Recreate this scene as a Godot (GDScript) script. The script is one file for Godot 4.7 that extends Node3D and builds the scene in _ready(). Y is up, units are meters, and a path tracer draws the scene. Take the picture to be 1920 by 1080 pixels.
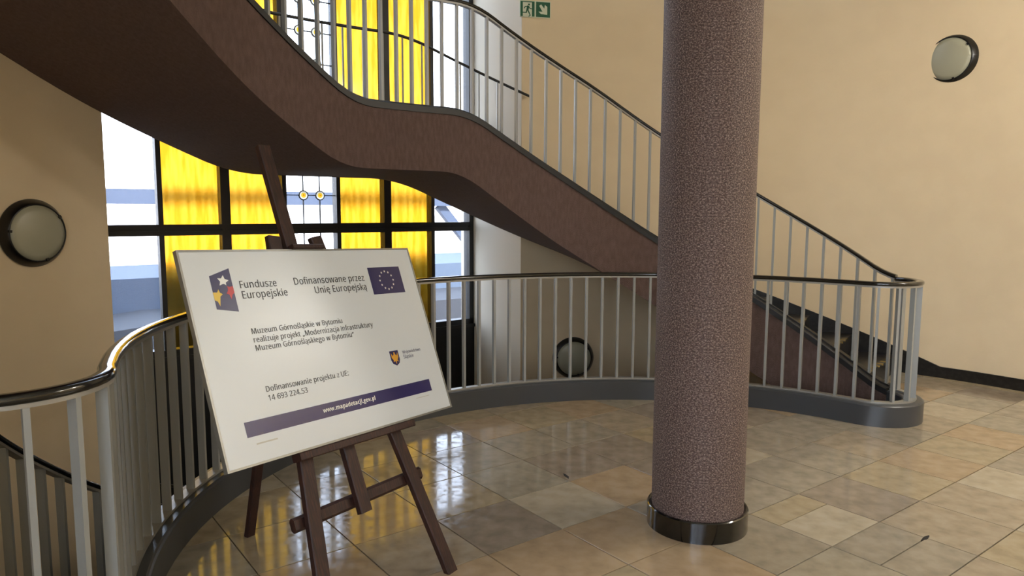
extends Node3D
# Axes: x = u (along the stair window, to the right), y = height, -z = v (from the hall towards the stair window).

const UC := 2.78            # axis of the stairwell
const VB := 2.35            # centre of the rounded landing edge
const VS := 2.40            # centre of the stair ellipses
const STOREY := 4.29
var M := {}
var taken := {}

func V(u: float, v: float, h: float) -> Vector3:
	return Vector3(u, h, -v)

# ---------------------------------------------------------------- naming helpers
func numbered(called: String) -> String:
	if not taken.has(called):
		taken[called] = 0
		return called
	taken[called] += 1
	return "%s_%03d" % [called, taken[called]]

func tag(o: Node, label: String, category: String, group := "") -> Node:
	o.set_meta("label", label)
	o.set_meta("category", category)
	if group != "":
		o.set_meta("group", group)
	return o

func thing(called: String, label: String, category: String, at: Vector3, group := "") -> Node3D:
	var o := Node3D.new()
	o.name = numbered(called)
	add_child(o)
	o.position = at
	tag(o, label, category, group)
	return o

func setting(called: String, label: String) -> Node3D:
	var o := Node3D.new()
	o.name = called
	add_child(o)
	o.set_meta("kind", "structure")
	o.set_meta("label", label)
	return o

# geometry given in world coordinates becomes a part of parent
func part(called: String, st: SurfaceTool, m: Material, parent: Node3D) -> MeshInstance3D:
	st.generate_normals()
	var o := MeshInstance3D.new()
	o.name = called
	o.mesh = st.commit()
	o.mesh.surface_set_material(0, m)
	parent.add_child(o, true)
	o.transform = chain(parent).affine_inverse()
	return o

func chain(n: Node3D) -> Transform3D:
	var t := Transform3D()
	var p: Node = n
	while p is Node3D and p != self:
		t = p.transform * t
		p = p.get_parent()
	return t

# geometry given in the parent's own axes
func own(called: String, mesh: Mesh, m: Material, parent: Node3D, t := Transform3D()) -> MeshInstance3D:
	var o := MeshInstance3D.new()
	o.name = called
	o.mesh = mesh
	o.set_surface_override_material(0, m)
	parent.add_child(o, true)
	o.transform = t
	return o

func struct_mesh(called: String, st: SurfaceTool, m: Material, label: String) -> MeshInstance3D:
	var o := part(called, st, m, self)
	o.set_meta("kind", "structure")
	o.set_meta("label", label)
	return o

# ---------------------------------------------------------------- mesh helpers
func tool() -> SurfaceTool:
	var st := SurfaceTool.new()
	st.begin(Mesh.PRIMITIVE_TRIANGLES)
	return st

func tri(st: SurfaceTool, a: Vector3, b: Vector3, c: Vector3) -> void:   # counter-clockwise seen from outside
	st.add_vertex(a)
	st.add_vertex(c)
	st.add_vertex(b)

func quad(st: SurfaceTool, a: Vector3, b: Vector3, c: Vector3, d: Vector3) -> void:
	tri(st, a, b, c)
	tri(st, a, c, d)

# rings of equal length, each counter-clockwise when looking along the way of travel
func loft(st: SurfaceTool, rings: Array, hard := true, caps := true) -> void:
	var n: int = rings[0].size()
	for i in rings.size() - 1:
		var p: PackedVector3Array = rings[i]
		var q: PackedVector3Array = rings[i + 1]
		for k in n:
			var l := (k + 1) % n
			st.set_smooth_group(k + 1 if hard else 0)
			quad(st, p[k], q[k], q[l], p[l])
	if caps:
		st.set_smooth_group(-1)
		var a: PackedVector3Array = rings[0]
		var b: PackedVector3Array = rings[rings.size() - 1]
		for k in range(1, n - 1):
			tri(st, a[0], a[k], a[k + 1])
			tri(st, b[0], b[k + 1], b[k])

func rings_along(path: PackedVector3Array, prof: PackedVector2Array) -> Array:
	var out := []
	var n := path.size()
	for i in n:
		var t := path[mini(i + 1, n - 1)] - path[maxi(i - 1, 0)]
		t.y = 0.0
		t = t.normalized()
		var r := t.cross(Vector3.UP)
		var ring := PackedVector3Array()
		for p in prof:
			ring.append(path[i] + r * p.x + Vector3.UP * p.y)
		out.append(ring)
	return out

func box(st: SurfaceTool, lo: Vector3, hi: Vector3) -> void:
	st.set_smooth_group(-1)
	var a := lo
	var b := hi
	quad(st, Vector3(a.x, a.y, b.z), Vector3(b.x, a.y, b.z), Vector3(b.x, b.y, b.z), Vector3(a.x, b.y, b.z))
	quad(st, Vector3(b.x, a.y, a.z), Vector3(a.x, a.y, a.z), Vector3(a.x, b.y, a.z), Vector3(b.x, b.y, a.z))
	quad(st, Vector3(b.x, a.y, b.z), Vector3(b.x, a.y, a.z), Vector3(b.x, b.y, a.z), Vector3(b.x, b.y, b.z))
	quad(st, Vector3(a.x, a.y, a.z), Vector3(a.x, a.y, b.z), Vector3(a.x, b.y, b.z), Vector3(a.x, b.y, a.z))
	quad(st, Vector3(a.x, b.y, b.z), Vector3(b.x, b.y, b.z), Vector3(b.x, b.y, a.z), Vector3(a.x, b.y, a.z))
	quad(st, Vector3(a.x, a.y, a.z), Vector3(b.x, a.y, a.z), Vector3(b.x, a.y, b.z), Vector3(a.x, a.y, b.z))

# box in building coordinates
func ubox(st: SurfaceTool, u0: float, u1: float, v0: float, v1: float, h0: float, h1: float) -> void:
	box(st, Vector3(u0, h0, -v1), Vector3(u1, h1, -v0))

# bevelled bar from p to q; side = direction of width
func bar(st: SurfaceTool, p: Vector3, q: Vector3, side: Vector3, w: float, d: float, bevel := 0.004) -> void:
	var y := (q - p).normalized()
	var x := (side - y * side.dot(y)).normalized()
	var z := x.cross(y)
	var b := bevel
	var pr := [Vector2(w / 2 - b, -d / 2), Vector2(w / 2, -d / 2 + b), Vector2(w / 2, d / 2 - b), Vector2(w / 2 - b, d / 2), Vector2(-w / 2 + b, d / 2), Vector2(-w / 2, d / 2 - b), Vector2(-w / 2, -d / 2 + b), Vector2(-w / 2 + b, -d / 2)]
	var rings := []
	for e in [p, q]:
		var ring := PackedVector3Array()
		for k in pr:
			ring.append(e + x * k.x + z * k.y)
		rings.append(ring)
	# x, z, travel y: counter-clockwise in (x, z) seen along y needs (x right, up = x cross... ) checked by sign
	if x.cross(z).dot(y) > 0:
		for r in rings:
			r.reverse()
	loft(st, rings, true, true)

# polygon in (u, v), counter-clockwise from above, between two heights
func prism(st: SurfaceTool, poly: PackedVector2Array, h0: float, h1: float) -> void:
	if Geometry2D.is_polygon_clockwise(poly) != clockwise_sign():
		poly.reverse()
	var idx := Geometry2D.triangulate_polygon(poly)
	st.set_smooth_group(-1)
	for i in range(0, idx.size(), 3):
		var a := poly[idx[i]]
		var b := poly[idx[i + 1]]
		var c := poly[idx[i + 2]]
		if (b - a).cross(c - a) < 0:
			var s := b
			b = c
			c = s
		tri(st, V(a.x, a.y, h1), V(b.x, b.y, h1), V(c.x, c.y, h1))
		tri(st, V(a.x, a.y, h0), V(c.x, c.y, h0), V(b.x, b.y, h0))
	for i in poly.size():
		var a := poly[i]
		var b := poly[(i + 1) % poly.size()]
		quad(st, V(a.x, a.y, h0), V(b.x, b.y, h0), V(b.x, b.y, h1), V(a.x, a.y, h1))

func clockwise_sign() -> bool:
	# what Godot answers for a polygon that is counter-clockwise in (u, v)
	return Geometry2D.is_polygon_clockwise(PackedVector2Array([Vector2(0, 0), Vector2(1, 0), Vector2(1, 1), Vector2(0, 1)]))

func lathe(st: SurfaceTool, prof: PackedVector2Array, t: Transform3D, n := 48, hard := false) -> void:   # prof: (radius, along axis y)
	for k in prof.size() - 1:
		st.set_smooth_group(k + 1 if hard else 0)
		for i in n:
			var a0 := TAU * i / n
			var a1 := TAU * (i + 1) / n
			var p := prof[k]
			var q := prof[k + 1]
			var A := t * Vector3(p.x * cos(a0), p.y, -p.x * sin(a0))
			var B := t * Vector3(p.x * cos(a1), p.y, -p.x * sin(a1))
			var C := t * Vector3(q.x * cos(a1), q.y, -q.x * sin(a1))
			var D := t * Vector3(q.x * cos(a0), q.y, -q.x * sin(a0))
			if p.x < 1e-5:
				tri(st, A, C, D)
			elif q.x < 1e-5:
				tri(st, A, B, C)
			else:
				quad(st, A, B, C, D)

func ellipse(a: float, b: float, deg: float, vc: float) -> Vector2:
	return Vector2(UC + a * cos(deg_to_rad(deg)), vc + b * sin(deg_to_rad(deg)))

# ---------------------------------------------------------------- stair heights over the angle round the well
func table(t: Array, x: float) -> float:
	if x <= t[0][0]:
		return t[0][1]
	for i in t.size() - 1:
		if x <= t[i + 1][0]:
			return lerpf(t[i][1], t[i + 1][1], (x - t[i][0]) / (t[i + 1][0] - t[i][0]))
	return t[t.size() - 1][1]

const TOP := [[0.0, 0.165], [6.0, 0.165], [9.5, 0.27], [29.0, 0.84], [47.0, 1.34], [63.0, 1.84], [80.5, 2.37], [100.0, 2.37], [116.0, 2.88], [137.7, 3.52], [155.6, 4.06], [166.0, 4.40], [170.0, 4.455], [180.0, 4.455]]
const BOT := [[0.0, -0.6], [11.0, -0.34], [25.0, 0.07], [30.0, 0.20], [47.0, 0.74], [66.0, 1.32], [82.0, 1.87], [102.0, 1.87], [116.0, 2.28], [128.0, 2.69], [152.0, 3.38], [170.0, 3.86], [180.0, 3.95]]
const RAIL := [[0.0, 1.06], [6.5, 1.06], [9.5, 1.155], [14.0, 1.29], [30.0, 1.74], [47.0, 2.25], [58.0, 2.62], [71.0, 2.99], [79.0, 3.23], [100.5, 3.23], [137.7, 4.37], [142.7, 4.52], [151.0, 4.79], [155.6, 4.94], [166.0, 5.29], [170.0, 5.35], [180.0, 5.35]]

func height(t: Array, x: float) -> float:   # corners eased over a few degrees
	var s := 0.0
	for d in [-3.0, -2.0, -1.0, 0.0, 1.0, 2.0, 3.0]:
		s += table(t, x + d)
	return s / 7.0

func top(x: float) -> float:
	return height(TOP, x)

func rail_h(x: float) -> float:
	return height(RAIL, x)

func bot(x: float) -> float:
	return height(BOT, x)

# ---------------------------------------------------------------- materials
func noise(freq: float, seed_: int, size := 512, kind := FastNoiseLite.TYPE_SIMPLEX_SMOOTH, octaves := 4) -> NoiseTexture2D:
	var f := FastNoiseLite.new()
	f.noise_type = kind
	f.frequency = freq
	f.seed = seed_
	f.fractal_octaves = octaves
	f.fractal_gain = 0.85 if octaves == 5 else 0.5
	var t := NoiseTexture2D.new()
	t.width = size
	t.height = size
	t.seamless = freq < 0.05
	t.noise = f
	return t

func ramp(stops: Array) -> Gradient:
	var g := Gradient.new()
	var off := PackedFloat32Array()
	var col := PackedColorArray()
	for s in stops:
		off.append(s[0])
		col.append(s[1])
	g.offsets = off
	g.colors = col
	return g

func mat(called: String, c: Color, rough: float, metal := 0.0) -> StandardMaterial3D:
	var m := StandardMaterial3D.new()
	m.resource_name = called
	m.albedo_color = c
	m.roughness = rough
	m.metallic = metal
	M[called] = m
	return m

func tri_map(m: StandardMaterial3D, scale: float, offset := Vector3.ZERO) -> void:
	m.uv1_triplanar = true
	m.uv1_world_triplanar = true
	m.uv1_scale = Vector3.ONE * scale
	m.uv1_offset = offset

func coloured(m: StandardMaterial3D, freq: float, seed_: int, stops: Array, size := 512, kind := FastNoiseLite.TYPE_SIMPLEX_SMOOTH, octaves := 4) -> void:
	var t := noise(freq, seed_, size, kind, octaves)
	t.color_ramp = ramp(stops)
	m.albedo_color = Color.WHITE
	m.albedo_texture = t

func relief(m: StandardMaterial3D, t: NoiseTexture2D, strength: float) -> void:
	t.as_normal_map = true
	t.bump_strength = strength
	m.normal_enabled = true
	m.normal_texture = t

func materials() -> void:
	var m := mat("wall_paint", Color(0.86, 0.77, 0.62), 0.75)
	coloured(m, 0.01, 3, [[0.3, Color(0.868, 0.788, 0.648)], [0.7, Color(0.88, 0.80, 0.66)]])
	relief(m, noise(0.12, 4, 512), 0.12)
	tri_map(m, 0.5)
	m = mat("reveal_lit_paint", Color(0.92, 0.88, 0.80), 0.75)  # whitish paint, made lighter to stand for light from the stair window
	m = mat("ceiling_paint", Color(0.86, 0.84, 0.78), 0.9)
	m = mat("stair_plaster", Color(0.42, 0.33, 0.30), 0.85)
	coloured(m, 0.012, 11, [[0.2, Color(0.345, 0.27, 0.245)], [0.5, Color(0.375, 0.298, 0.27)], [0.8, Color(0.405, 0.322, 0.295)]], 1024, FastNoiseLite.TYPE_SIMPLEX_SMOOTH, 6)
	relief(m, noise(0.09, 12, 1024, FastNoiseLite.TYPE_SIMPLEX, 2), 4.0)
	tri_map(m, 1.0)
	m.uv1_scale = Vector3(2.4, 0.7, 2.4)
	m = mat("column_plaster", Color(0.45, 0.36, 0.33), 0.6)
	coloured(m, 0.055, 21, [[0.26, Color(0.17, 0.125, 0.112)], [0.42, Color(0.335, 0.258, 0.234)], [0.58, Color(0.435, 0.343, 0.313)], [0.68, Color(0.56, 0.47, 0.43)], [0.76, Color(0.86, 0.79, 0.74)]], 1024, FastNoiseLite.TYPE_SIMPLEX, 5)
	relief(m, noise(0.055, 22, 1024, FastNoiseLite.TYPE_SIMPLEX, 5), 14.0)
	tri_map(m, 1.6)
	m = mat("black_paint", Color(0.085, 0.085, 0.09), 0.32)
	m = mat("kerb_paint", Color(0.245, 0.255, 0.27), 0.32)
	m = mat("cap_paint", Color(0.06, 0.06, 0.062), 0.5)
	m = mat("black_stone", Color(0.07, 0.065, 0.06), 0.35)
	coloured(m, 0.03, 31, [[0.3, Color(0.075, 0.07, 0.065)], [0.75, Color(0.15, 0.14, 0.13)]])
	tri_map(m, 1.0)
	m = mat("black_gloss", Color(0.03, 0.03, 0.032), 0.14)
	m.clearcoat_enabled = true
	m.clearcoat = 0.6
	m.clearcoat_roughness = 0.08
	m = mat("rail_metal", Color(0.62, 0.61, 0.58), 0.4, 0.35)
	m = mat("baluster_paint", Color(0.58, 0.585, 0.57), 0.4)
	m = mat("thin_rail", Color(0.16, 0.155, 0.15), 0.4, 0.3)
	m = mat("frame_black", Color(0.07, 0.065, 0.06), 0.45)
	m = mat("lead", Color(0.10, 0.10, 0.10), 0.6)
	m = mat("spandrel_black", Color(0.03, 0.03, 0.03), 0.6)
	# glass
	m = mat("hall_glass", Color(0.93, 0.96, 1.0, 0.05), 0.05)
	m.transparency = BaseMaterial3D.TRANSPARENCY_ALPHA
	m = mat("clear_glass", Color(0.55, 0.58, 0.63, 0.12), 0.2)
	m.transparency = BaseMaterial3D.TRANSPARENCY_ALPHA
	relief(m, noise(0.06, 41, 512), 3.0)
	tri_map(m, 2.0)
	m = mat("yellow_glass", Color(1.0, 0.80, 0.16, 0.0), 0.12)
	coloured(m, 0.012, 42, [[0.25, Color(0.545, 0.375, 0.055)], [0.75, Color(0.60, 0.445, 0.125)]])
	m.albedo_color = Color(1, 1, 1, 0)
	m.refraction_enabled = true
	m.refraction_scale = 0.05
	m.transparency = BaseMaterial3D.TRANSPARENCY_ALPHA
	m.uv1_triplanar = true
	m.uv1_world_triplanar = true
	m.uv1_scale = Vector3(2.2, 0.25, 2.2)
	m = mat("rondel_white", Color(0.95, 0.93, 0.85), 0.3)
	m.backlight_enabled = true
	m.backlight = Color(1, 0.98, 0.9)
	m = mat("rondel_yellow", Color(0.98, 0.80, 0.2), 0.3)
	m.backlight_enabled = true
	m.backlight = Color(1, 0.8, 0.2)
	m = mat("rondel_orange", Color(0.9, 0.55, 0.1), 0.3)
	m.backlight_enabled = true
	m.backlight = Color(0.9, 0.5, 0.1)
	# floor stone, eight lots
	var lots := [Color(0.63, 0.575, 0.49), Color(0.645, 0.585, 0.475), Color(0.60, 0.56, 0.49), Color(0.655, 0.57, 0.455), Color(0.575, 0.525, 0.46), Color(0.68, 0.635, 0.55), Color(0.61, 0.575, 0.505), Color(0.64, 0.58, 0.47)]
	var worn := noise(0.02, 51, 512)
	worn.color_ramp = ramp([[0.25, Color(0.07, 0.07, 0.07)], [0.6, Color(0.13, 0.13, 0.13)], [0.85, Color(0.26, 0.26, 0.26)]])
	for k in lots.size():
		var c: Color = lots[k]
		m = mat("stone_%d" % k, c, 1.0)
		coloured(m, 0.011, 60 + k, [[0.15, c.darkened(0.08)], [0.35, c.darkened(0.03)], [0.55, c], [0.8, c.lightened(0.06)]], 512, FastNoiseLite.TYPE_SIMPLEX_SMOOTH, 6)
		m.roughness_texture = worn
		m.roughness_texture_channel = BaseMaterial3D.TEXTURE_CHANNEL_RED
		m.metallic_specular = 0.6
		tri_map(m, 1.3, Vector3(0.37 * k, 0.11 * k, 0.53 * k))
	m = mat("grout", Color(0.10, 0.09, 0.08), 0.9)
	# easel and board
	m = mat("dark_wood", Color(0.33, 0.2, 0.15), 0.6)
	coloured(m, 0.02, 71, [[0.2, Color(0.125, 0.06, 0.043)], [0.6, Color(0.20, 0.10, 0.072)], [0.85, Color(0.27, 0.15, 0.105)]])
	m.uv1_triplanar = true
	m.uv1_scale = Vector3(9.0, 0.9, 9.0)
	m = mat("board_white", Color(0.825, 0.845, 0.85), 0.3)
	m = mat("board_edge", Color(0.55, 0.55, 0.53), 0.35, 0.6)
	m = mat("print_navy", Color(0.12, 0.11, 0.33), 0.3)
	m = mat("print_bar", Color(0.17, 0.15, 0.36), 0.25)
	m = mat("print_black", Color(0.10, 0.10, 0.11), 0.4)
	m = mat("print_grey", Color(0.40, 0.40, 0.47), 0.4)
	m = mat("print_faint", Color(0.72, 0.71, 0.66), 0.4)
	m = mat("print_white", Color(0.90, 0.90, 0.88), 0.3)
	m = mat("print_yellow", Color(0.86, 0.72, 0.18), 0.3)
	m = mat("print_gold", Color(0.82, 0.60, 0.18), 0.3)
	m = mat("print_red", Color(0.72, 0.08, 0.10), 0.3)
	# lamps, sign, tape
	m = mat("lamp_ring", Color(0.035, 0.033, 0.03), 0.3)
	m = mat("lamp_glass", Color(0.66, 0.65, 0.56), 0.35)
	m = mat("lamp_lit", Color(0.95, 0.92, 0.85), 0.4)
	m.emission_enabled = true
	m.emission = Color(1.0, 0.9, 0.74)
	m.emission_energy_multiplier = 2.0
	m = mat("sign_pale", Color(0.80, 0.82, 0.72), 0.5)
	m = mat("sign_green", Color(0.02, 0.33, 0.20), 0.45)
	m = mat("tape_yellow", Color(0.50, 0.42, 0.22), 0.7)
	# outside
	m = mat("white_render", Color(0.90, 0.91, 0.93), 0.8)
	m = mat("blue_steel", Color(0.125, 0.19, 0.29), 0.6)
	m = mat("blue_roof", Color(0.17, 0.235, 0.32), 0.7)
	m = mat("slate_wall", Color(0.06, 0.08, 0.12), 0.8)

# ---------------------------------------------------------------- curves in plan
func rail_path(off: float) -> PackedVector2Array:   # centre line of the landing kerb from the left newel bend to the right one; off > 0 towards the hall
	var out := PackedVector2Array()
	var r := 0.271 + off
	for i in 19:
		var a := deg_to_rad(180.0 + 10.0 * i)
		out.append(Vector2(2 * UC - 5.498 + r * cos(a), 2.66 + r * sin(a)))
	for i in range(1, 60):
		var d := lerpf(172.34, 7.66, i / 60.0)
		out.append(ellipse(2.465 - off, 2.325 - off, d, VB))
	for i in 19:
		var a := deg_to_rad(180.0 + 10.0 * i)
		out.append(Vector2(5.498 + r * cos(a), 2.66 + r * sin(a)))
	return out

func lift(p: PackedVector2Array, h: float) -> PackedVector3Array:
	var out := PackedVector3Array()
	for q in p:
		out.append(V(q.x, q.y, h))
	return out

func floor_outline() -> PackedVector2Array:
	var p := PackedVector2Array([Vector2(-1.75, -6.0), Vector2(7.31, -6.0), Vector2(7.31, 2.4)])
	for d in [4.0, 8.0, 12.2]:
		p.append(ellipse(4.53, 4.12, d, VS))
	p.append(ellipse(3.0, 2.62, 12.2, VS))
	var rp := rail_path(0.0)
	rp.reverse()
	p.append_array(rp)
	p.append(ellipse(3.0, 2.62, 167.8, VS))
	for d in [167.8, 172.0, 176.0]:
		p.append(ellipse(4.53, 4.12, d, VS))
	p.append(Vector2(-1.75, 2.4))
	return p

# ---------------------------------------------------------------- building blocks
func handrail_profile(w: float, t: float) -> PackedVector2Array:   # rounded bar whose top lies at y = 0
	var out := PackedVector2Array()
	for k in 16:
		var a := TAU * k / 16.0
		var c := Vector2(cos(a), sin(a))
		out.append(Vector2(signf(c.x) * pow(absf(c.x), 0.7) * w / 2, signf(c.y) * pow(absf(c.y), 0.7) * t / 2 - t / 2))
	return out

func rect_profile(w: float, h0: float, h1: float, b := 0.0) -> PackedVector2Array:
	if b <= 0.0:
		return PackedVector2Array([Vector2(-w / 2, h0), Vector2(w / 2, h0), Vector2(w / 2, h1), Vector2(-w / 2, h1)])
	return PackedVector2Array([Vector2(-w / 2, h0), Vector2(w / 2, h0), Vector2(w / 2, h1 - b), Vector2(w / 2 - b * 0.3, h1 - b * 0.3), Vector2(w / 2 - b, h1), Vector2(-w / 2 + b, h1), Vector2(-w / 2 + b * 0.3, h1 - b * 0.3), Vector2(-w / 2, h1 - b)])

func balusters(parent: Node3D, foot: PackedVector3Array, head: PackedVector3Array, pitch: float, start: float, w: float, d: float, m: Material) -> void:
	var unit := BoxMesh.new()
	unit.size = Vector3(w, 1.0, d)
	var run := 0.0
	var next := start
	for i in foot.size() - 1:
		var a := Vector2(foot[i].x, foot[i].z)
		var b := Vector2(foot[i + 1].x, foot[i + 1].z)
		var l := a.distance_to(b)
		while next <= run + l:
			var k := (next - run) / l
			var p := foot[i].lerp(foot[i + 1], k)
			var q := head[i].lerp(head[i + 1], k)
			var t := (foot[mini(i + 2, foot.size() - 1)] - foot[maxi(i - 1, 0)])
			t.y = 0
			t = t.normalized()
			var bs := Basis(t, Vector3.UP, t.cross(Vector3.UP))
			var len_ := q.y - p.y
			var o := own("baluster", unit, m, parent, chain(parent).affine_inverse() * Transform3D(bs.scaled_local(Vector3(1, len_, 1)), p + Vector3.UP * len_ / 2))
			o.name = "baluster"
			next += pitch
		run += l

func make_stair() -> Node3D:
	var o := thing("curved_staircase", "brown plastered curved staircase rising from the hall floor past the stained glass window", "staircase", V(6.5, 3.1, 0))
	var st := tool()
	var rings := []
	for i in 121:
		var d := lerpf(5.6, 174.4, i / 120.0)
		var a := ellipse(2.925, 2.545, d, VS)
		var b := ellipse(3.075, 2.695, d, VS)
		rings.append(PackedVector3Array([V(a.x, a.y, bot(d)), V(b.x, b.y, bot(d)), V(b.x, b.y, top(d) - 0.05), V(a.x, a.y, top(d) - 0.05)]))
	loft(st, rings)
	part("stringer", st, M.stair_plaster, o)
	st = tool()
	rings = []
	for i in 121:
		var d := lerpf(5.6, 174.4, i / 120.0)
		var a := ellipse(2.912, 2.532, d, VS)
		var b := ellipse(3.088, 2.708, d, VS)
		var h := top(d)
		rings.append(PackedVector3Array([V(a.x, a.y, h - 0.055), V(b.x, b.y, h - 0.055), V(b.x, b.y, h - 0.01), V(b.x, b.y, h - 0.01).lerp(V(a.x, a.y, h - 0.01), 0.07) + Vector3.UP * 0.01, V(a.x, a.y, h - 0.01).lerp(V(b.x, b.y, h - 0.01), 0.07) + Vector3.UP * 0.01, V(a.x, a.y, h - 0.01)]))
	loft(st, rings)
	part("stringer_cap", st, M.cap_paint, o)
	st = tool()
	rings = []
	for i in 111:
		var d := lerpf(11.5, 176.0, i / 110.0)
		var a := ellipse(3.07, 2.69, d, VS)
		var b := ellipse(4.525, 4.115, d, VS)
		rings.append(PackedVector3Array([V(a.x, a.y, bot(d)), V(b.x, b.y, bot(d)), V(b.x, b.y, bot(d) + 0.1), V(a.x, a.y, bot(d) + 0.1)]))
	loft(st, rings)
	part("soffit", st, M.stair_plaster, o)
	st = tool()
	rings = []
	for i in 61:
		var d := lerpf(58.0, 122.0, i / 60.0)
		var a := ellipse(4.42, 4.01, d, VS)
		var b := ellipse(4.53, 4.12, d, VS)
		rings.append(PackedVector3Array([V(a.x, a.y, bot(d)), V(b.x, b.y, bot(d)), V(b.x, b.y, top(d) - 0.03), V(a.x, a.y, top(d) - 0.03)]))
	loft(st, rings)
	part("outer_stringer", st, M.stair_plaster, o)
	# steps
	for n in range(1, 26):
		if n == 13:
			continue
		var d0 := 12.2 + 5.65 * (n - 1) if n < 13 else 100.0 + 5.65 * (n - 14)
		var d1 := d0 + 5.65
		var h := 0.165 * n
		st = tool()
		prism(st, wedge(d0, d1 + 0.25, 3.07, 2.69, 4.53, 4.12), h - 0.17, h)
		var s := part("step", st, M.black_stone, o)
		st = tool()
		prism(st, wedge(d0 - 0.1, d0 + 0.7, 3.09, 2.71, 4.2, 3.79), h - 0.012, h + 0.003)
		part("nosing_strip", st, M.tape_yellow if n < 4 else M.black_paint, s)
		for k in 9:
			if n > 3:
				break
			st = tool()
			var f0 := 0.04 + k * 0.11
			prism(st, wedge(d0 - 0.12, d0 + 0.72, lerpf(3.09, 4.2, f0), lerpf(2.71, 3.79, f0), lerpf(3.09, 4.2, f0 + 0.055), lerpf(2.71, 3.79, f0 + 0.055)), h - 0.0125, h + 0.0035)
			part("tape_stripe", st, M.black_paint, s)
	st = tool()
	prism(st, wedge(80.0, 100.2, 3.07, 2.69, 4.53, 4.12), 2.145 - 0.24, 2.145)
	part("landing", st, M.black_stone, o)
	return o

func wedge(d0: float, d1: float, a0: float, b0: float, a1: float, b1: float) -> PackedVector2Array:
	var p := PackedVector2Array()
	var n := maxi(2, int(ceil((d1 - d0) / 2.0)))
	for i in n + 1:
		p.append(ellipse(a1, b1, lerpf(d0, d1, float(i) / n), VS))
	for i in n + 1:
		p.append(ellipse(a0, b0, lerpf(d1, d0, float(i) / n), VS))
	return p

func make_stair_rail() -> Node3D:
	var o := thing("stair_railing", "dark handrail on grey flat bars climbing the inner side of the curved stair", "railing", V(5.77, 2.63, 0.175))
	var foot := PackedVector3Array()
	var head := PackedVector3Array()
	for i in 141:
		var d := lerpf(5.7, 174.3, i / 140.0)
		var c := ellipse(3.0, 2.62, d, VS)
		foot.append(V(c.x, c.y, top(d)))
		head.append(V(c.x, c.y, rail_h(d)))
	rail_parts(o, foot, head, 0.025, M.cap_paint)
	return o

func rail_parts(o: Node3D, foot: PackedVector3Array, head: PackedVector3Array, start: float, foot_mat: Material = null) -> void:
	var st := tool()
	loft(st, rings_along(head, handrail_profile(0.056, 0.034)), false)
	part("handrail", st, M.black_gloss, o)
	st = tool()
	loft(st, rings_along(head, rect_profile(0.04, -0.044, -0.03)))
	part("rail_bar", st, M.rail_metal, o)
	st = tool()
	loft(st, rings_along(foot, rect_profile(0.05, 0.0, 0.012)))
	part("foot_bar", st, foot_mat if foot_mat else M.rail_metal, o)
	var f := PackedVector3Array()
	var h := PackedVector3Array()
	for i in foot.size():
		f.append(foot[i] + Vector3.UP * 0.01)
		h.append(head[i] - Vector3.UP * 0.04)
	balusters(o, f, h, 0.1325, start, 0.018, 0.036, M.baluster_paint)

func make_guard() -> Node3D:
	var o := thing("landing_guard_rail", "thin dark guard rail on slender posts between stair landing and stained glass window", "railing", V(UC, 6.4, 2.145))
	var foot := PackedVector3Array()
	var head := PackedVector3Array()
	for i in 61:
		var d := lerpf(63.5, 116.5, i / 60.0)
		var c := ellipse(4.47, 4.06, d, VS)
		foot.append(V(c.x, c.y, top(d) - 0.04))
		head.append(V(c.x, c.y, top(d) + 0.905))
	var st := tool()
	loft(st, rings_along(head, handrail_profile(0.034, 0.026)), false)
	part("handrail", st, M.thin_rail, o)
	var h := PackedVector3Array()
	for p in head:
		h.append(p - Vector3.UP * 0.015)
	balusters(o, foot, h, 0.2, 0.35, 0.014, 0.014, M.baluster_paint)
	return o

func wall_lamp(u: float, v: float, h: float, n: Vector2, label: String) -> void:
	var o := thing("wall_lamp", label, "lamp", V(u, v, h), "round wall lamps")
	var y := Vector3(n.x, 0, -n.y).normalized()
	var x := Vector3.UP.cross(y).normalized()
	var t := Transform3D(Basis(x, y, x.cross(y)), Vector3.ZERO)
	var st := tool()
	lathe(st, PackedVector2Array([Vector2(0.0, 0.0), Vector2(0.222, 0.0), Vector2(0.23, 0.008), Vector2(0.229, 0.02), Vector2(0.197, 0.066), Vector2(0.192, 0.07), Vector2(0.187, 0.068), Vector2(0.187, 0.05)]), t, 64, false)
	st.generate_normals()
	own("ring", st.commit(), M.lamp_ring, o)
	st = tool()
	lathe(st, PackedVector2Array([Vector2(0.188, 0.055), Vector2(0.187, 0.064), Vector2(0.15, 0.074), Vector2(0.1, 0.081), Vector2(0.05, 0.085), Vector2(0.0, 0.086)]), t, 64, false)
	st.generate_normals()
	own("glass_cover", st.commit(), M.lamp_glass, o)
	for a in [35.0, 175.0, 285.0]:
		var c := deg_to_rad(a)
		st = tool()
		var bm := BoxMesh.new()
		bm.size = Vector3(0.02, 0.012, 0.018)
		own("clip", bm, M.lamp_ring, o, t * Transform3D(Basis(Vector3.UP, c), Vector3(0.188 * cos(c), 0.07, -0.188 * sin(c))))

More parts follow.
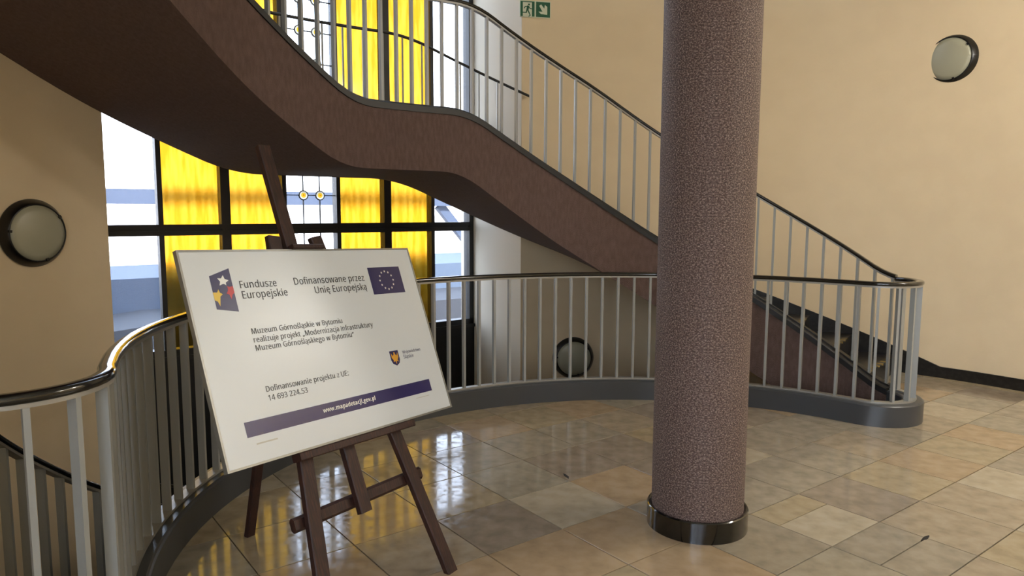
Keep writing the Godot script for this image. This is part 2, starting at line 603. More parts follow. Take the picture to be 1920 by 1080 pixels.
func flat(parent: Node3D, called: String, pts: Array, z: float, m: Material) -> void:   # thin printed shape on a board, in the board's own axes
	var poly := PackedVector2Array()
	for p in pts:
		poly.append(p if p is Vector2 else Vector2(p[0], p[1]))
	if Geometry2D.is_polygon_clockwise(poly) != clockwise_sign():
		poly.reverse()
	var idx := Geometry2D.triangulate_polygon(poly)
	var st := tool()
	st.set_smooth_group(-1)
	for i in range(0, idx.size(), 3):
		var a := poly[idx[i]]
		var b := poly[idx[i + 1]]
		var c := poly[idx[i + 2]]
		if (b - a).cross(c - a) < 0:
			var s := b
			b = c
			c = s
		tri(st, Vector3(a.x, a.y, z), Vector3(b.x, b.y, z), Vector3(c.x, c.y, z))
	st.generate_normals()
	own(called, st.commit(), m, parent)

func star(cx: float, cy: float, r: float, turn := 90.0, inner := 0.4) -> Array:
	var p := []
	for k in 10:
		var a := deg_to_rad(turn + 36.0 * k)
		var q := r if k % 2 == 0 else r * inner
		p.append(Vector2(cx + q * cos(a), cy + q * sin(a)))
	return p

func disc(cx: float, cy: float, rx: float, ry: float, turn := 0.0, n := 28) -> Array:
	var p := []
	for k in n:
		var a := TAU * k / n
		p.append(Vector2(cx, cy) + Vector2(rx * cos(a), ry * sin(a)).rotated(deg_to_rad(turn)))
	return p

func lettering(parent: Node3D, text: String, a0: float, a1: float, base: float, m: Material, bold := false, z := 0.0012) -> void:
	var f := SystemFont.new()
	f.font_names = PackedStringArray(["Droid Sans"])
	f.font_weight = 700 if bold else 400
	var t := TextMesh.new()
	t.font = f
	t.text = text
	t.font_size = 64
	t.pixel_size = 0.001
	t.depth = 0.0004
	t.curve_step = 1.0
	t.horizontal_alignment = HORIZONTAL_ALIGNMENT_LEFT
	t.vertical_alignment = VERTICAL_ALIGNMENT_BOTTOM
	var bb := t.get_aabb()
	var k := (a1 - a0) / bb.size.x
	# the base line: descent of the face below it is known from a letter without one
	var probe := TextMesh.new()
	probe.font = f
	probe.text = "x"
	probe.font_size = 64
	probe.pixel_size = 0.001
	probe.depth = 0.0004
	probe.horizontal_alignment = HORIZONTAL_ALIGNMENT_LEFT
	probe.vertical_alignment = VERTICAL_ALIGNMENT_BOTTOM
	var y0 := probe.get_aabb().position.y
	own("lettering", t, m, parent, Transform3D(Basis().scaled(Vector3(k, k, 1)), Vector3(a0 - bb.position.x * k, base - y0 * k, z)))

# ---------------------------------------------------------------- the place
func _ready() -> void:
	var cam := Camera3D.new()
	cam.name = "camera"
	cam.fov = rad_to_deg(2.0 * atan(540.0 / 1348.0))
	cam.near = 0.05
	cam.far = 300.0
	cam.position = Vector3(0, 1.57, 0)
	cam.rotation_degrees = Vector3(-6.22, -37.0, 0.2)
	add_child(cam)
	cam.current = true
	var e := Environment.new()
	e.background_mode = Environment.BG_SKY
	var sky := Sky.new()
	var ps := ProceduralSkyMaterial.new()
	ps.sky_top_color = Color(0.80, 0.88, 1.0)
	ps.sky_horizon_color = Color(0.95, 0.97, 1.0)
	ps.ground_horizon_color = Color(0.55, 0.56, 0.58)
	ps.ground_bottom_color = Color(0.40, 0.40, 0.40)
	ps.sky_energy_multiplier = 1.0
	ps.ground_energy_multiplier = 1.0
	sky.sky_material = ps
	e.sky = sky
	e.background_energy_multiplier = 9.0
	e.tonemap_mode = Environment.TONE_MAPPER_LINEAR
	e.tonemap_exposure = 1.0
	e.sdfgi_enabled = true
	e.ssao_enabled = true
	e.ssil_enabled = true
	var we := WorldEnvironment.new()
	we.name = "environment"
	we.environment = e
	add_child(we)
	# the sun stands behind the house: it lights what is seen through the stair window and enters nowhere
	var sun := DirectionalLight3D.new()
	sun.name = "sun"
	sun.light_energy = 9.0
	sun.light_color = Color(1.0, 0.97, 0.93)
	sun.light_angular_distance = 0.5
	sun.shadow_enabled = true
	sun.sky_mode = DirectionalLight3D.SKY_MODE_LIGHT_ONLY
	add_child(sun)
	sun.look_at_from_position(Vector3.ZERO, Vector3(-0.25, -0.6, -0.75), Vector3.UP)
	# area lights added to strengthen the daylight at the hall's left windows
	for storey in 2:
		for i in 3:
			var d := AreaLight3D.new()
			d.name = "hall_window_daylight"
			d.area_normalize_energy = false
			d.area_size = Vector2(1.55, 2.75 if storey == 0 else 2.5)
			d.light_color = Color(0.92, 0.96, 1.0)
			d.light_energy = 0.85 if storey == 0 else 0.45
			d.area_range = 30.0
			d.area_attenuation = 2.0
			d.shadow_enabled = true
			add_child(d, true)
			d.position = V(-1.7, [-4.8, -2.9, -1.0][i], 2.0 if storey == 0 else 6.25)
			d.rotation_degrees = Vector3(0, -90, 0)
	materials()
	shell()
	floor_tiles()
	stair_window()
	hall_windows()
	kerb_and_rails()
	column()
	easel_and_board()
	lamps_and_sign()
	ceiling_lamps()
	outside()

func wall_rings(mirror: bool, h0: float, h1: float) -> Array:
	var pts := [Vector2(7.31, -6.3), Vector2(7.31, -2.0), Vector2(7.31, 1.2), Vector2(7.31, 2.4)]
	if mirror:
		pts = [Vector2(7.31, -0.1), Vector2(7.31, 1.2), Vector2(7.31, 2.4)]
	for i in range(1, 33):
		pts.append(ellipse(4.53, 4.12, 64.5 * i / 32.0, VS))
	var rings := []
	for i in pts.size():
		var t: Vector2 = (pts[mini(i + 1, pts.size() - 1)] - pts[maxi(i - 1, 0)]).normalized()
		var r := Vector2(t.y, -t.x)   # right of travel: outwards
		var a: Vector2 = pts[i]
		var b: Vector2 = pts[i] + r * 0.3
		if mirror:
			a.x = 2 * UC - a.x
			b.x = 2 * UC - b.x
			rings.append(PackedVector3Array([V(b.x, b.y, h0), V(a.x, a.y, h0), V(a.x, a.y, h1), V(b.x, b.y, h1)]))
		else:
			rings.append(PackedVector3Array([V(a.x, a.y, h0), V(b.x, b.y, h0), V(b.x, b.y, h1), V(a.x, a.y, h1)]))
	return rings

func shell() -> void:
	var st := tool()
	loft(st, wall_rings(false, -4.6, 8.5))
	struct_mesh("wall_right", st, M.wall_paint, "cream painted wall curving behind the staircase")
	st = tool()
	loft(st, wall_rings(true, -4.6, 8.5))
	struct_mesh("wall_left", st, M.wall_paint, "cream painted curved wall left of the stained glass window")
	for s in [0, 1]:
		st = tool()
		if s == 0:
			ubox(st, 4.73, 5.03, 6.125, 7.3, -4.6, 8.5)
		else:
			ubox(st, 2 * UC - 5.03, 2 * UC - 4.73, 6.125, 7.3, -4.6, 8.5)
		struct_mesh("wall_reveal_right" if s == 0 else "wall_reveal_left", st, M.reveal_lit_paint, "pale reveal beside the stained glass window")
	# under and above the stair window
	st = tool()
	ubox(st, 0.82, 4.74, 7.02, 7.3, -4.6, 0.2)
	struct_mesh("wall_window", st, M.spandrel_black, "black panel under the stained glass window")
	st = tool()
	ubox(st, 0.5, 5.1, 7.02, 7.3, 6.9, 8.5)
	struct_mesh("wall_window_head", st, M.wall_paint, "wall over the stained glass window")
	# left wall of the hall with three window openings on each storey
	st = tool()
	var vs := [-6.3, -5.65, -3.95, -3.75, -2.05, -1.85, -0.15, -0.1]
	for i in [0, 2, 4, 6]:
		ubox(st, -2.05, -1.75, vs[i], vs[i + 1], -4.6, 8.5)
	for i in [1, 3, 5]:
		ubox(st, -2.05, -1.75, vs[i], vs[i + 1], -4.6, 0.55)
		ubox(st, -2.05, -1.75, vs[i], vs[i + 1], 3.45, 4.9)
		ubox(st, -2.05, -1.75, vs[i], vs[i + 1], 7.6, 8.5)
	struct_mesh("wall_left_hall", st, M.wall_paint, "hall wall with tall windows")
	st = tool()
	ubox(st, -2.05, 7.61, -6.3, -6.0, -4.6, 8.5)
	struct_mesh("wall_back", st, M.wall_paint, "plain hall wall")
	st = tool()
	prism(st, floor_outline(), 3.95, STOREY)
	struct_mesh("ceiling", st, M.ceiling_paint, "pale hall ceiling")
	st = tool()
	ubox(st, -2.1, 7.7, -6.3, 7.4, 8.4, 8.7)
	struct_mesh("ceiling_stairwell", st, M.ceiling_paint, "pale ceiling over the stairwell")
	st = tool()
	ubox(st, -2.1, 7.7, -6.3, 7.4, -4.6, -STOREY)
	struct_mesh("floor_lower", st, M.stone_4, "stone floor of the storey below")

func floor_tiles() -> void:
	var root := setting("floor", "worn beige stone tile floor of the hall")
	var outline := floor_outline()
	var st := tool()
	prism(st, outline, -0.34, -0.014)
	part("bed", st, M.grout, root)
	var rng := RandomNumberGenerator.new()
	rng.seed = 7
	var s := 0.4495
	var g := 0.003
	var square := chamfered(s / 2 - g, s / 2 - g)
	for j in range(-5, 8):
		for i in range(-10, 12):
			var c := Vector2(2.703 + s * (i + 0.5), 1.672 + s * (j + 0.5))
			var pick := rng.randi() % 8
			var m: Material = M["stone_%d" % pick]
			var second: Material = M["stone_%d" % (rng.randi() % 8)]
			var poly := PackedVector2Array([c + Vector2(-s / 2 + g, -s / 2 + g), c + Vector2(s / 2 - g, -s / 2 + g), c + Vector2(s / 2 - g, s / 2 - g), c + Vector2(-s / 2 + g, s / 2 - g)])
			var inside := true
			for p in poly:
				inside = inside and Geometry2D.is_point_in_polygon(p, outline)
			if inside and not (Geometry2D.clip_polygons(poly, outline).size()):
				if i == 1 and (j == 0 or j == -1):   # two tiles laid in two pieces
					var cut := s * (0.62 if j == 0 else 0.5)
					own("tile", chamfered(s / 2 - g, cut / 2 - g), m, root, Transform3D(Basis(), V(c.x, c.y - s / 2 + cut / 2, 0)))
					own("tile", chamfered(s / 2 - g, (s - cut) / 2 - g), m if j == -1 else second, root, Transform3D(Basis(), V(c.x, c.y - s / 2 + cut + (s - cut) / 2, 0)))
				else:
					own("tile", square, m, root, Transform3D(Basis(), V(c.x, c.y, 0)))
				continue
			for piece in Geometry2D.intersect_polygons(poly, outline):
				if absf(area(piece)) < 0.0015:
					continue
				st = tool()
				prism(st, piece, -0.014, 0.0)
				part("tile", st, m, root)
	# dark filler in two chipped joints
	for q in [[3.596, 1.449, 0.0], [2.738, 3.091, 1.2]]:
		st = tool()
		var c := Vector2(q[0], q[1])
		var chip := PackedVector2Array()
		for p in [Vector2(-0.045, 0.002), Vector2(-0.01, -0.012), Vector2(0.03, -0.006), Vector2(0.05, 0.003), Vector2(0.012, 0.011)]:
			chip.append(c + p.rotated(q[2]))
		prism(st, chip, -0.01, 0.0006)
		part("filler", st, M.grout, root)
	# the rest of the hall behind the camera
	st = tool()
	for j in range(-17, -5):
		for i in range(-10, 11):
			var u0 := maxf(2.703 + s * i + g, -1.749)
			var u1 := minf(2.703 + s * (i + 1) - g, 7.309)
			var v0 := maxf(1.672 + s * j + g, -5.999)
			if u1 > u0:
				ubox(st, u0, u1, v0, 1.672 + s * (j + 1) - g, -0.014, 0.0)
	var rest := part("tiles_behind", st, M.stone_1, root)
	rest.set_meta("kind", "stuff")

func area(p: PackedVector2Array) -> float:
	var a := 0.0
	for i in p.size():
		a += p[i].cross(p[(i + 1) % p.size()])
	return a / 2.0

func chamfered(a: float, b: float) -> ArrayMesh:
	var st := tool()
	st.set_smooth_group(-1)
	var c := 0.001
	var lo := [Vector3(-a, -0.014, b), Vector3(a, -0.014, b), Vector3(a, -0.014, -b), Vector3(-a, -0.014, -b)]
	var mid := []
	var hi := []
	for p in lo:
		mid.append(Vector3(p.x, -c * 0.6, p.z))
		hi.append(Vector3(p.x - signf(p.x) * c, 0.0, p.z - signf(p.z) * c))
	for k in 4:
		var l := (k + 1) % 4
		quad(st, lo[k], lo[l], mid[l], mid[k])
		quad(st, mid[k], mid[l], hi[l], hi[k])
	quad(st, hi[0], hi[1], hi[2], hi[3])
	st.generate_normals()
	return st.commit()

func stair_window() -> void:
	var w := setting("window_1", "tall stained glass window with black frame, yellow and clear panes")
	var u0 := 0.813
	var p := 0.562
	var rows := [0.2, 1.375, 2.47, 4.55, 5.7, 6.9]
	var st := tool()
	ubox(st, u0 - 0.02, u0 + 0.07, 7.03, 7.15, 0.2, 6.9)
	ubox(st, u0 + 7 * p - 0.075, u0 + 7 * p + 0.02, 7.03, 7.15, 0.2, 6.9)
	ubox(st, u0, u0 + 7 * p, 7.03, 7.15, 0.2, 0.285)
	ubox(st, u0, u0 + 7 * p, 7.0, 7.16, 0.19, 0.225)
	ubox(st, u0, u0 + 7 * p, 7.03, 7.15, 6.83, 6.9)
	part("frame", st, M.frame_black, w)
	for k in range(1, 7):
		var t := 0.042 if k == 2 or k == 5 else 0.021
		st = tool()
		ubox(st, u0 + k * p - t, u0 + k * p + t, 7.035, 7.145, 0.28, 6.84)
		part("mullion", st, M.frame_black, w)
	for r in range(1, 5):
		st = tool()
		ubox(st, u0 + 0.06, u0 + 7 * p - 0.06, 7.05, 7.14, rows[r] - 0.05, rows[r] + 0.05)
		ubox(st, u0 + 0.06, u0 + 7 * p - 0.06, 7.03, 7.05, rows[r] - 0.05, rows[r] - 0.008)
		ubox(st, u0 + 0.06, u0 + 7 * p - 0.06, 7.03, 7.05, rows[r] + 0.008, rows[r] + 0.05)
		part("transom", st, M.frame_black, w)
	for r in 5:
		for k in 7:
			var a := u0 + k * p
			st = tool()
			ubox(st, a + 0.005, a + p - 0.005, 7.085, 7.093, rows[r] + 0.03, rows[r + 1] - 0.03)
			part("pane", st, M.hall_glass if r > 2 else M.clear_glass if k in [0, 3, 6] else M.yellow_glass, w)  # upper rows, out of view, all made clear to let in more light
	# leaded middle column with rondels
	var cols := [2.706, 2.879]
	for r in 5:
		var lo: float = rows[r] + 0.05
		var hi: float = rows[r + 1] - 0.05
		var hs := []
		var h := 1.707 if r == 1 else 2.705 if r == 2 else lo + 0.3
		if r == 0:
			h = 0.72
		while h < hi - 0.1:
			hs.append(h)
			h += 0.305
		if r == 0 or r == 1:
			hs = hs.slice(0, 2) if r == 0 else hs.slice(0, 2)
		for c in cols:
			var last := lo
			for y in hs:
				lead_line(w, c, c, last, y - 0.047)
				last = y + 0.047
			lead_line(w, c, c, last, hi)
		for y in hs:
			lead_line(w, u0 + 3 * p + 0.02, cols[0] - 0.047, y, y)
			lead_line(w, cols[0] + 0.047, cols[1] - 0.047, y, y)
			lead_line(w, cols[1] + 0.047, u0 + 4 * p - 0.02, y, y)
			for c in cols:
				rondel(w, c, y)

func lead_line(w: Node3D, ua: float, ub: float, ha: float, hb: float) -> void:
	var st := tool()
	ubox(st, ua - (0.004 if ua == ub else 0.0), ub + (0.004 if ua == ub else 0.0), 7.079, 7.099, ha - (0.004 if ha == hb else 0.0), hb + (0.004 if ha == hb else 0.0))
	part("lead_line", st, M.lead, w)

func rondel(w: Node3D, u: float, h: float) -> void:
	var t := Transform3D(Basis(Vector3.RIGHT, PI / 2), V(u, 7.078, h))
	var st := tool()
	lathe(st, PackedVector2Array([Vector2(0.041, -0.012), Vector2(0.041, 0.006), Vector2(0.049, 0.006), Vector2(0.049, -0.012)]), t, 28, true)
	var ring := part("rondel", st, M.lead, w)
	st = tool()
	lathe(st, PackedVector2Array([Vector2(0.042, -0.004), Vector2(0.042, 0.002), Vector2(0.026, 0.004)]), t, 28)
	part("rondel_rim", st, M.rondel_white, ring)
	st = tool()
	lathe(st, PackedVector2Array([Vector2(0.026, 0.004), Vector2(0.018, 0.007), Vector2(0.009, 0.007)]), t, 24)
	part("rondel_glass", st, M.rondel_yellow, ring)
	st = tool()
	lathe(st, PackedVector2Array([Vector2(0.009, 0.007), Vector2(0.006, 0.01), Vector2(0.0, 0.011)]), t, 20)
	part("rondel_boss", st, M.rondel_orange, ring)

func hall_windows() -> void:
	var n := 2
	for storey in 2:
		var h0 := 0.55 if storey == 0 else 4.9
		var h1 := 3.45 if storey == 0 else 7.6
		for a0 in [-5.65, -3.75, -1.85]:
			var w := setting("window_%d" % n, "hall window with white frame")
			n += 1
			var st := tool()
			for r in [[0.0, 0.06, h0, h1], [1.64, 1.7, h0, h1], [0.82, 0.88, h0, h1], [0.06, 1.64, h0, h0 + 0.06], [0.06, 1.64, h1 - 0.06, h1]]:
				ubox(st, -1.95, -1.86, a0 + r[0], a0 + r[1], r[2], r[3])
			part("frame", st, M.white_render, w)
			for k in 2:
				st = tool()
				ubox(st, -1.91, -1.902, a0 + (0.06 if k == 0 else 0.88), a0 + (0.82 if k == 0 else 1.64), h0 + 0.06, h1 - 0.06)
				part("pane", st, M.hall_glass, w)

func kerb_and_rails() -> void:
	# kerb round the landing, with the slab edge under it on the well side
	var path := lift(rail_path(0.0), 0.0)
	var prof := PackedVector2Array([Vector2(-0.075, -0.34), Vector2(0.0, -0.34), Vector2(0.0, 0.0), Vector2(0.075, 0.0), Vector2(0.075, 0.15), Vector2(0.068, 0.158), Vector2(0.06, 0.163), Vector2(-0.06, 0.163), Vector2(-0.068, 0.158), Vector2(-0.075, 0.15)])
	var st := tool()
	loft(st, rings_along(path, prof), true, false)
	struct_mesh("trim_1", st, M.kerb_paint, "black painted kerb under the landing railing")
	var rail := thing("balcony_railing", "dark handrail on light grey flat bars round the curved landing edge", "railing", V(UC, 4.6, 0.163))
	var foot := lift(rail_path(0.0), 0.163)
	var head := lift(rail_path(0.0), 1.06)
	rail_parts(rail, foot, head, 0.06)
	var stair := make_stair()
	var inner := make_stair_rail()
	var guard := make_guard()
	for o in [stair, inner, guard]:
		var d: Node3D = o.duplicate()
		d.name = numbered(String(o.name))
		add_child(d)
		d.position = o.position - Vector3(0, STOREY, 0)
		if o == stair:
			d.set_meta("label", "lower curved staircase going down from the hall on the left of the well")
		elif o == inner:
			d.set_meta("label", "dark handrail on grey flat bars going down into the stairwell")
		else:
			d.set_meta("label", "thin guard rail of the landing on the storey below")
	# skirting of the right wall, rising along the stair
	var rings := []
	for q in [-6.0, -2.0, 1.2, 2.4]:
		rings.append(PackedVector3Array([V(7.292, q, -0.01), V(7.312, q, -0.01), V(7.312, q, 0.105), V(7.292, q, 0.105)]))
	for i in range(1, 65):
		var d := float(i)
		var a := ellipse(4.512, 4.102, d, VS)
		var b := ellipse(4.532, 4.122, d, VS)
		var up := 0.105 + maxf(0.0, d - 7.0) * 0.0262
		if d > 79.0:
			up = 2.25
		var lo := maxf(-0.01, minf(up - 0.03, bot(d) + 0.04))
		rings.append(PackedVector3Array([V(a.x, a.y, lo), V(b.x, b.y, lo), V(b.x, b.y, up), V(a.x, a.y, up)]))
	st = tool()
	loft(st, rings)
	struct_mesh("baseboard_right", st, M.black_stone, "black skirting along the cream wall and the stair")
	st = tool()
	ubox(st, -1.752, -1.732, -6.0, 2.4, -0.01, 0.105)
	struct_mesh("baseboard_left", st, M.black_stone, "black skirting of the left hall wall")

func column() -> void:
	var o := thing("round_column", "round brown plastered column with sparkling grain standing in the hall", "column", V(2.845, 2.22, 0))
	var st := tool()
	var prof := PackedVector2Array()
	for k in 41:
		prof.append(Vector2(0.2255, 0.1 + 3.85 * k / 40.0))
	lathe(st, prof, Transform3D(), 72)
	st.generate_normals()
	own("shaft", st.commit(), M.column_plaster, o)
	st = tool()
	lathe(st, PackedVector2Array([Vector2(0.0, 0.0), Vector2(0.247, 0.0), Vector2(0.247, 0.1), Vector2(0.243, 0.105), Vector2(0.236, 0.105), Vector2(0.225, 0.1)]), Transform3D(), 72, true)
	st.generate_normals()
	own("base_ring", st.commit(), M.black_gloss, o)

func easel_and_board() -> void:
	var bs := Basis(Vector3(0.9454014, -0.03601639, -0.32391203), Vector3(-0.08771868, 0.92907865, -0.35933035), Vector3(0.31388154, 0.36812455, 0.87519295)).orthonormalized()
	var at := V(1.212, 2.638, 0.659)
	var b := Node3D.new()
	b.name = "information_board"
	add_child(b)
	b.transform = Transform3D(bs, at)
	tag(b, "white printed information board with blue bar resting on the wooden easel", "board")
	var bm := BoxMesh.new()
	bm.size = Vector3(1.196, 0.796, 0.016)
	own("panel", bm, M.board_white, b, Transform3D(Basis(), Vector3(0, 0.4, -0.008)))
	for s in 4:
		var fm := BoxMesh.new()
		fm.size = Vector3(1.2, 0.008, 0.022) if s < 2 else Vector3(0.008, 0.784, 0.022)
		var pos: Vector3 = [Vector3(0, 0.004, -0.009), Vector3(0, 0.796, -0.009), Vector3(-0.596, 0.4, -0.009), Vector3(0.596, 0.4, -0.009)][s]
		own("edge_strip", fm, M.board_edge, b, Transform3D(Basis(), pos))
	var z := 0.0006
	# emblem of the funds: leaning flag with stars
	flat(b, "emblem", [[-0.495, 0.699], [-0.408, 0.727], [-0.408, 0.558], [-0.495, 0.573]], z, M.print_navy)
	flat(b, "emblem_star", star(-0.444, 0.678, 0.024, 78.0, 0.5), z + 0.0004, M.print_white)
	flat(b, "emblem_star", [[-0.495, 0.637], [-0.478, 0.636], [-0.471, 0.648], [-0.467, 0.634], [-0.455, 0.63], [-0.469, 0.62], [-0.474, 0.6], [-0.478, 0.583], [-0.484, 0.602], [-0.495, 0.607]], z + 0.0004, M.print_yellow)
	flat(b, "emblem_star", [[-0.436, 0.66], [-0.424, 0.655], [-0.408, 0.657], [-0.408, 0.632], [-0.418, 0.624], [-0.426, 0.606], [-0.431, 0.625], [-0.444, 0.632], [-0.434, 0.642]], z + 0.0004, M.print_red)
	flat(b, "emblem_disc", disc(-0.449, 0.647, 0.0165, 0.0205, -25.0), z + 0.0008, M.print_navy)
	# flag with a ring of stars
	flat(b, "flag", [[0.294, 0.58], [0.5, 0.58], [0.5, 0.708], [0.294, 0.708]], z, M.print_navy)
	for k in 12:
		var a := TAU * k / 12.0
		flat(b, "flag_star", star(0.397 + 0.043 * cos(a), 0.644 + 0.043 * sin(a), 0.0068), z + 0.0004, M.print_white)
	lettering(b, "Fundusze", -0.378, -0.213, 0.647, M.print_black)
	lettering(b, "Europejskie", -0.378, -0.172, 0.606, M.print_black)
	lettering(b, "Dofinansowane przez", -0.127, 0.259, 0.648, M.print_black)
	lettering(b, "Unię Europejską", -0.033, 0.259, 0.606, M.print_black)
	lettering(b, "Muzeum Górnośląskie w Bytomiu", -0.376, 0.068, 0.468, M.print_black)
	lettering(b, "realizuje projekt „Modernizacja infrastruktury", -0.376, 0.236, 0.435, M.print_black)
	lettering(b, "Muzeum Górnośląskiego w Bytomiu“", -0.376, 0.114, 0.403, M.print_black)
	lettering(b, "Dofinansowanie projektu z UE:", -0.375, 0.029, 0.246, M.print_black)
	lettering(b, "14 693 224.53", -0.374, -0.194, 0.212, M.print_black)
	flat(b, "bar", [[-0.496, 0.1], [0.496, 0.1], [0.496, 0.155], [-0.496, 0.155]], z, M.print_bar)
	lettering(b, "www.mapadotacji.gov.pl", -0.147, 0.138, 0.121, M.print_white, true, 0.0018)
	# arms of the region
	flat(b, "shield", [[0.29, 0.314], [0.345, 0.314], [0.345, 0.272], [0.338, 0.256], [0.318, 0.245], [0.297, 0.256], [0.29, 0.272]], z, M.print_navy)
	flat(b, "eagle", [[0.297, 0.305], [0.306, 0.29], [0.313, 0.298], [0.314, 0.307], [0.321, 0.307], [0.322, 0.298], [0.329, 0.29], [0.338, 0.305], [0.339, 0.283], [0.33, 0.272], [0.334, 0.262], [0.322, 0.267], [0.318, 0.252], [0.313, 0.267], [0.301, 0.262], [0.305, 0.272], [0.296, 0.283]], z + 0.0004, M.print_gold)
	lettering(b, "Województwo", 0.371, 0.492, 0.293, M.print_grey)
	lettering(b, "Śląskie", 0.371, 0.437, 0.27, M.print_grey)
	flat(b, "small_print", [[-0.466, 0.069], [-0.376, 0.069], [-0.376, 0.0745], [-0.466, 0.0745]], z, M.print_faint)
	flat(b, "small_print", [[0.38, 0.081], [0.468, 0.081], [0.468, 0.0835], [0.38, 0.0835]], z, M.print_faint)
	# easel, in the same leaning axes
	var o := Node3D.new()
	o.name = "wooden_easel"
	add_child(o)
	o.transform = Transform3D(bs, at)
	tag(o, "dark brown wooden easel on three legs carrying the white board", "easel")
	var X := Vector3.RIGHT
	var st := tool()
	bar(st, Vector3(0.355, -0.722, -0.042), Vector3(0.075, 0.868, -0.042), X, 0.062, 0.03)
	leg(st, "leg", o)
	st = tool()
	bar(st, Vector3(-0.335, -0.695, -0.042), Vector3(-0.14, 0.868, -0.042), X, 0.062, 0.03)
	leg(st, "leg", o)
	st = tool()
	bar(st, Vector3(-0.034, -0.3, -0.04), Vector3(-0.078, 1.275, -0.04), X, 0.06, 0.032)
	leg(st, "mast", o)
	st = tool()
	bar(st, Vector3(-0.35, -0.25, -0.073), Vector3(0.352, -0.238, -0.073), Vector3.UP, 0.055, 0.028, 0.01)
	leg(st, "crossbar", o)
	st = tool()
	bar(st, Vector3(-0.318, -0.0165, 0.0), Vector3(0.306, -0.0165, 0.0), Vector3.UP, 0.031, 0.05)
	leg(st, "ledge", o)
	st = tool()
	bar(st, Vector3(-0.098, 0.808, -0.003), Vector3(0.064, 0.808, -0.003), Vector3.UP, 0.02, 0.04)
	leg(st, "top_clamp", o)
	var inv := o.transform.affine_inverse()
	st = tool()
	bar(st, inv * V(0.991, 3.416, 0.0), Vector3(-0.066, 0.84, -0.075), X, 0.045, 0.03)
	leg(st, "rear_leg", o)

func leg(st: SurfaceTool, called: String, o: Node3D) -> void:
	st.generate_normals()
	own(called, st.commit(), M.dark_wood, o)

func wall_normal(u: float, v: float) -> Vector2:   # into the room
	return -Vector2((u - UC) / (4.53 * 4.53), (v - VS) / (4.12 * 4.12)).normalized()

func lamps_and_sign() -> void:
	wall_lamp(7.31, 2.998, 2.953, Vector2(-1, 0), "round wall lamp with black ring on the bright cream wall above the stair foot")
	wall_lamp(5.255, 5.85, -0.054, wall_normal(5.255, 5.85), "round wall lamp with black ring seen through the railing below the stair")
	wall_lamp(0.34, 5.871, 1.401, wall_normal(0.34, 5.871), "round wall lamp with black ring on the wall left of the stained glass window")
	var n := wall_normal(4.855, 6.062)
	var s := thing("exit_sign", "green and white emergency exit sign with running figure and arrow", "sign", V(4.855 + n.x * 0.012, 6.062 + n.y * 0.012, 3.643))
	var z := Vector3(n.x, 0, -n.y)
	s.basis = Basis(Vector3.UP.cross(z), Vector3.UP, z)
	var bm := BoxMesh.new()
	bm.size = Vector3(0.33, 0.168, 0.006)
	own("plate", bm, M.sign_pale, s)
	var q := 0.0036
	flat(s, "green_field", [[-0.158, -0.076], [-0.008, -0.076], [-0.008, 0.076], [-0.158, 0.076]], q, M.sign_green)
	flat(s, "door_shape", [[-0.133, -0.075], [-0.036, -0.075], [-0.036, 0.066], [-0.133, 0.066]], q + 0.0005, M.sign_pale)
	var g := q + 0.001
	flat(s, "figure", disc(-0.068, 0.043, 0.0105, 0.0105), g, M.sign_green)
	for l in [[-0.078, 0.024, -0.084, -0.012, 0.024], [-0.072, 0.026, -0.106, 0.022, 0.009], [-0.106, 0.024, -0.12, 0.004, 0.009], [-0.07, 0.022, -0.054, 0.001, 0.009], [-0.055, 0.002, -0.033, 0.001, 0.009], [-0.082, -0.008, -0.066, -0.04, 0.013], [-0.067, -0.036, -0.055, -0.066, 0.011], [-0.055, -0.065, -0.07, -0.075, 0.009], [-0.088, -0.006, -0.096, -0.036, 0.013], [-0.094, -0.037, -0.136, -0.037, 0.011]]:
		var a := Vector2(l[0], l[1])
		var c := Vector2(l[2], l[3])
		var d := (c - a).normalized()
		var r: Vector2 = Vector2(-d.y, d.x) * l[4] / 2
		a -= d * l[4] * 0.3
		c += d * l[4] * 0.3
		flat(s, "figure", [a - r, c - r, c + r, a + r], g, M.sign_green)
	flat(s, "green_field", [[0.008, -0.076], [0.158, -0.076], [0.158, 0.076], [0.008, 0.076]], q, M.sign_green)
	flat(s, "arrow", [[0.042, 0.036], [0.062, 0.052], [0.096, 0.012], [0.102, 0.05], [0.128, 0.03], [0.128, -0.05], [0.06, -0.045], [0.034, -0.022], [0.076, -0.02]], q + 0.0005, M.sign_pale)

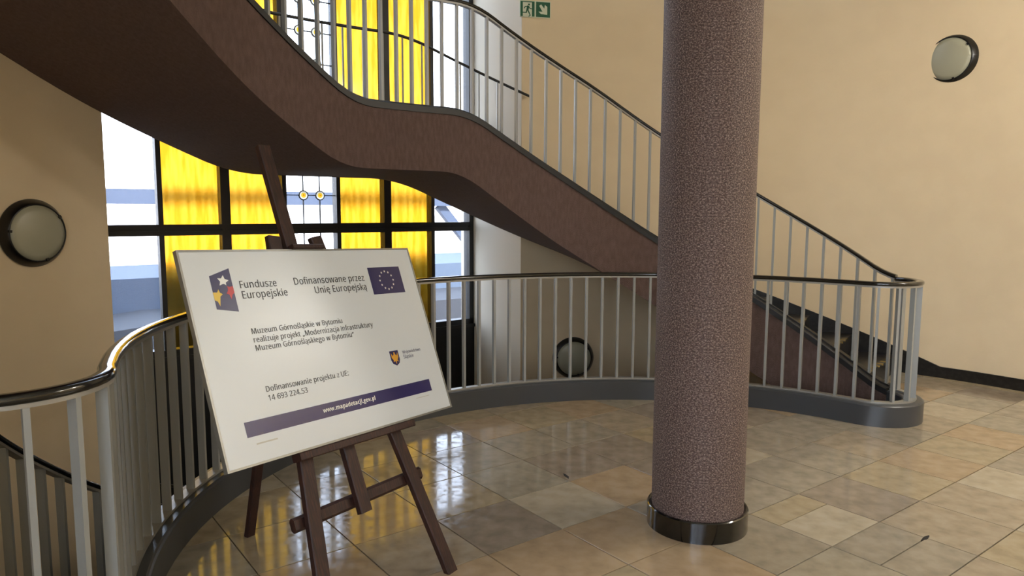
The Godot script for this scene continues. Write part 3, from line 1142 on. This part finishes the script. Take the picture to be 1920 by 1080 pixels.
func ceiling_lamps() -> void:
	for p in [Vector2(6.0, 0.3), Vector2(6.0, -2.0)]:
		var o := thing("ceiling_lamp", "lit round opal lamp on the hall ceiling " + ("beside the stair foot" if p.y > 0.0 else "behind the one beside the stair foot"), "lamp", V(p.x, p.y, 3.95), "hall ceiling lamps")
		var st := tool()
		lathe(st, PackedVector2Array([Vector2(0.0, 0.0), Vector2(0.23, 0.0), Vector2(0.23, -0.02), Vector2(0.2, -0.06), Vector2(0.19, -0.06)]), Transform3D(), 48)
		st.generate_normals()
		own("ring", st.commit(), M.lamp_ring, o)
		st = tool()
		lathe(st, PackedVector2Array([Vector2(0.19, -0.055), Vector2(0.14, -0.075), Vector2(0.07, -0.085), Vector2(0.0, -0.088)]), Transform3D(), 48)
		st.generate_normals()
		own("lamp_glass", st.commit(), M.lamp_lit, o)
		var l := OmniLight3D.new()
		l.name = "ceiling_lamp_light"
		l.light_color = Color(1.0, 0.98, 0.95)
		l.light_energy = 3.7
		l.light_size = 0.2
		l.omni_range = 25.0
		l.omni_attenuation = 2.0
		l.shadow_enabled = true
		o.add_child(l)
		l.position = Vector3(0, -0.28, 0)

func outside() -> void:
	var o := thing("footbridge", "blue grey steel footbridge seen through the stained glass", "bridge", V(8.0, 20.0, 1.67))
	var st := tool()
	ubox(st, -14.0, 34.0, 20.0, 20.5, 1.68, 2.05)
	part("girder", st, M.blue_steel, o)
	st = tool()
	bar(st, V(12.3, 20.3, 1.7), V(13.4, 20.3, 0.5), Vector3.RIGHT, 0.3, 0.2)
	part("brace", st, M.blue_steel, o)
	var h := thing("white_building", "white rendered building behind the footbridge outside the window", "building", V(8.0, 30.0, -9.0))
	st = tool()
	ubox(st, -20.0, 50.0, 30.0, 36.0, -9.0, 1.9)
	part("wall", st, M.white_render, h)
	var l := thing("low_building", "low blue grey building with sloping roof outside the window", "building", V(6.0, 16.0, -9.0))
	st = tool()
	ubox(st, -6.0, 24.0, 14.5, 18.0, -9.0, 0.3)
	part("wall", st, M.blue_roof, l)
	st = tool()
	ubox(st, 2.4, 20.0, 12.5, 14.4, -9.0, -0.27)
	ubox(st, -3.0, 2.4, 12.5, 14.4, -9.0, -0.75)
	quad(st, V(-3.0, 12.5, -0.75), V(2.4, 12.5, -0.75), V(2.4, 12.5, -0.27), V(-3.0, 12.5, -0.74))
	quad(st, V(-3.0, 12.5, -0.74), V(2.4, 12.5, -0.27), V(2.4, 14.4, -0.27), V(-3.0, 14.4, -0.74))
	part("annex", st, M.slate_wall, l)
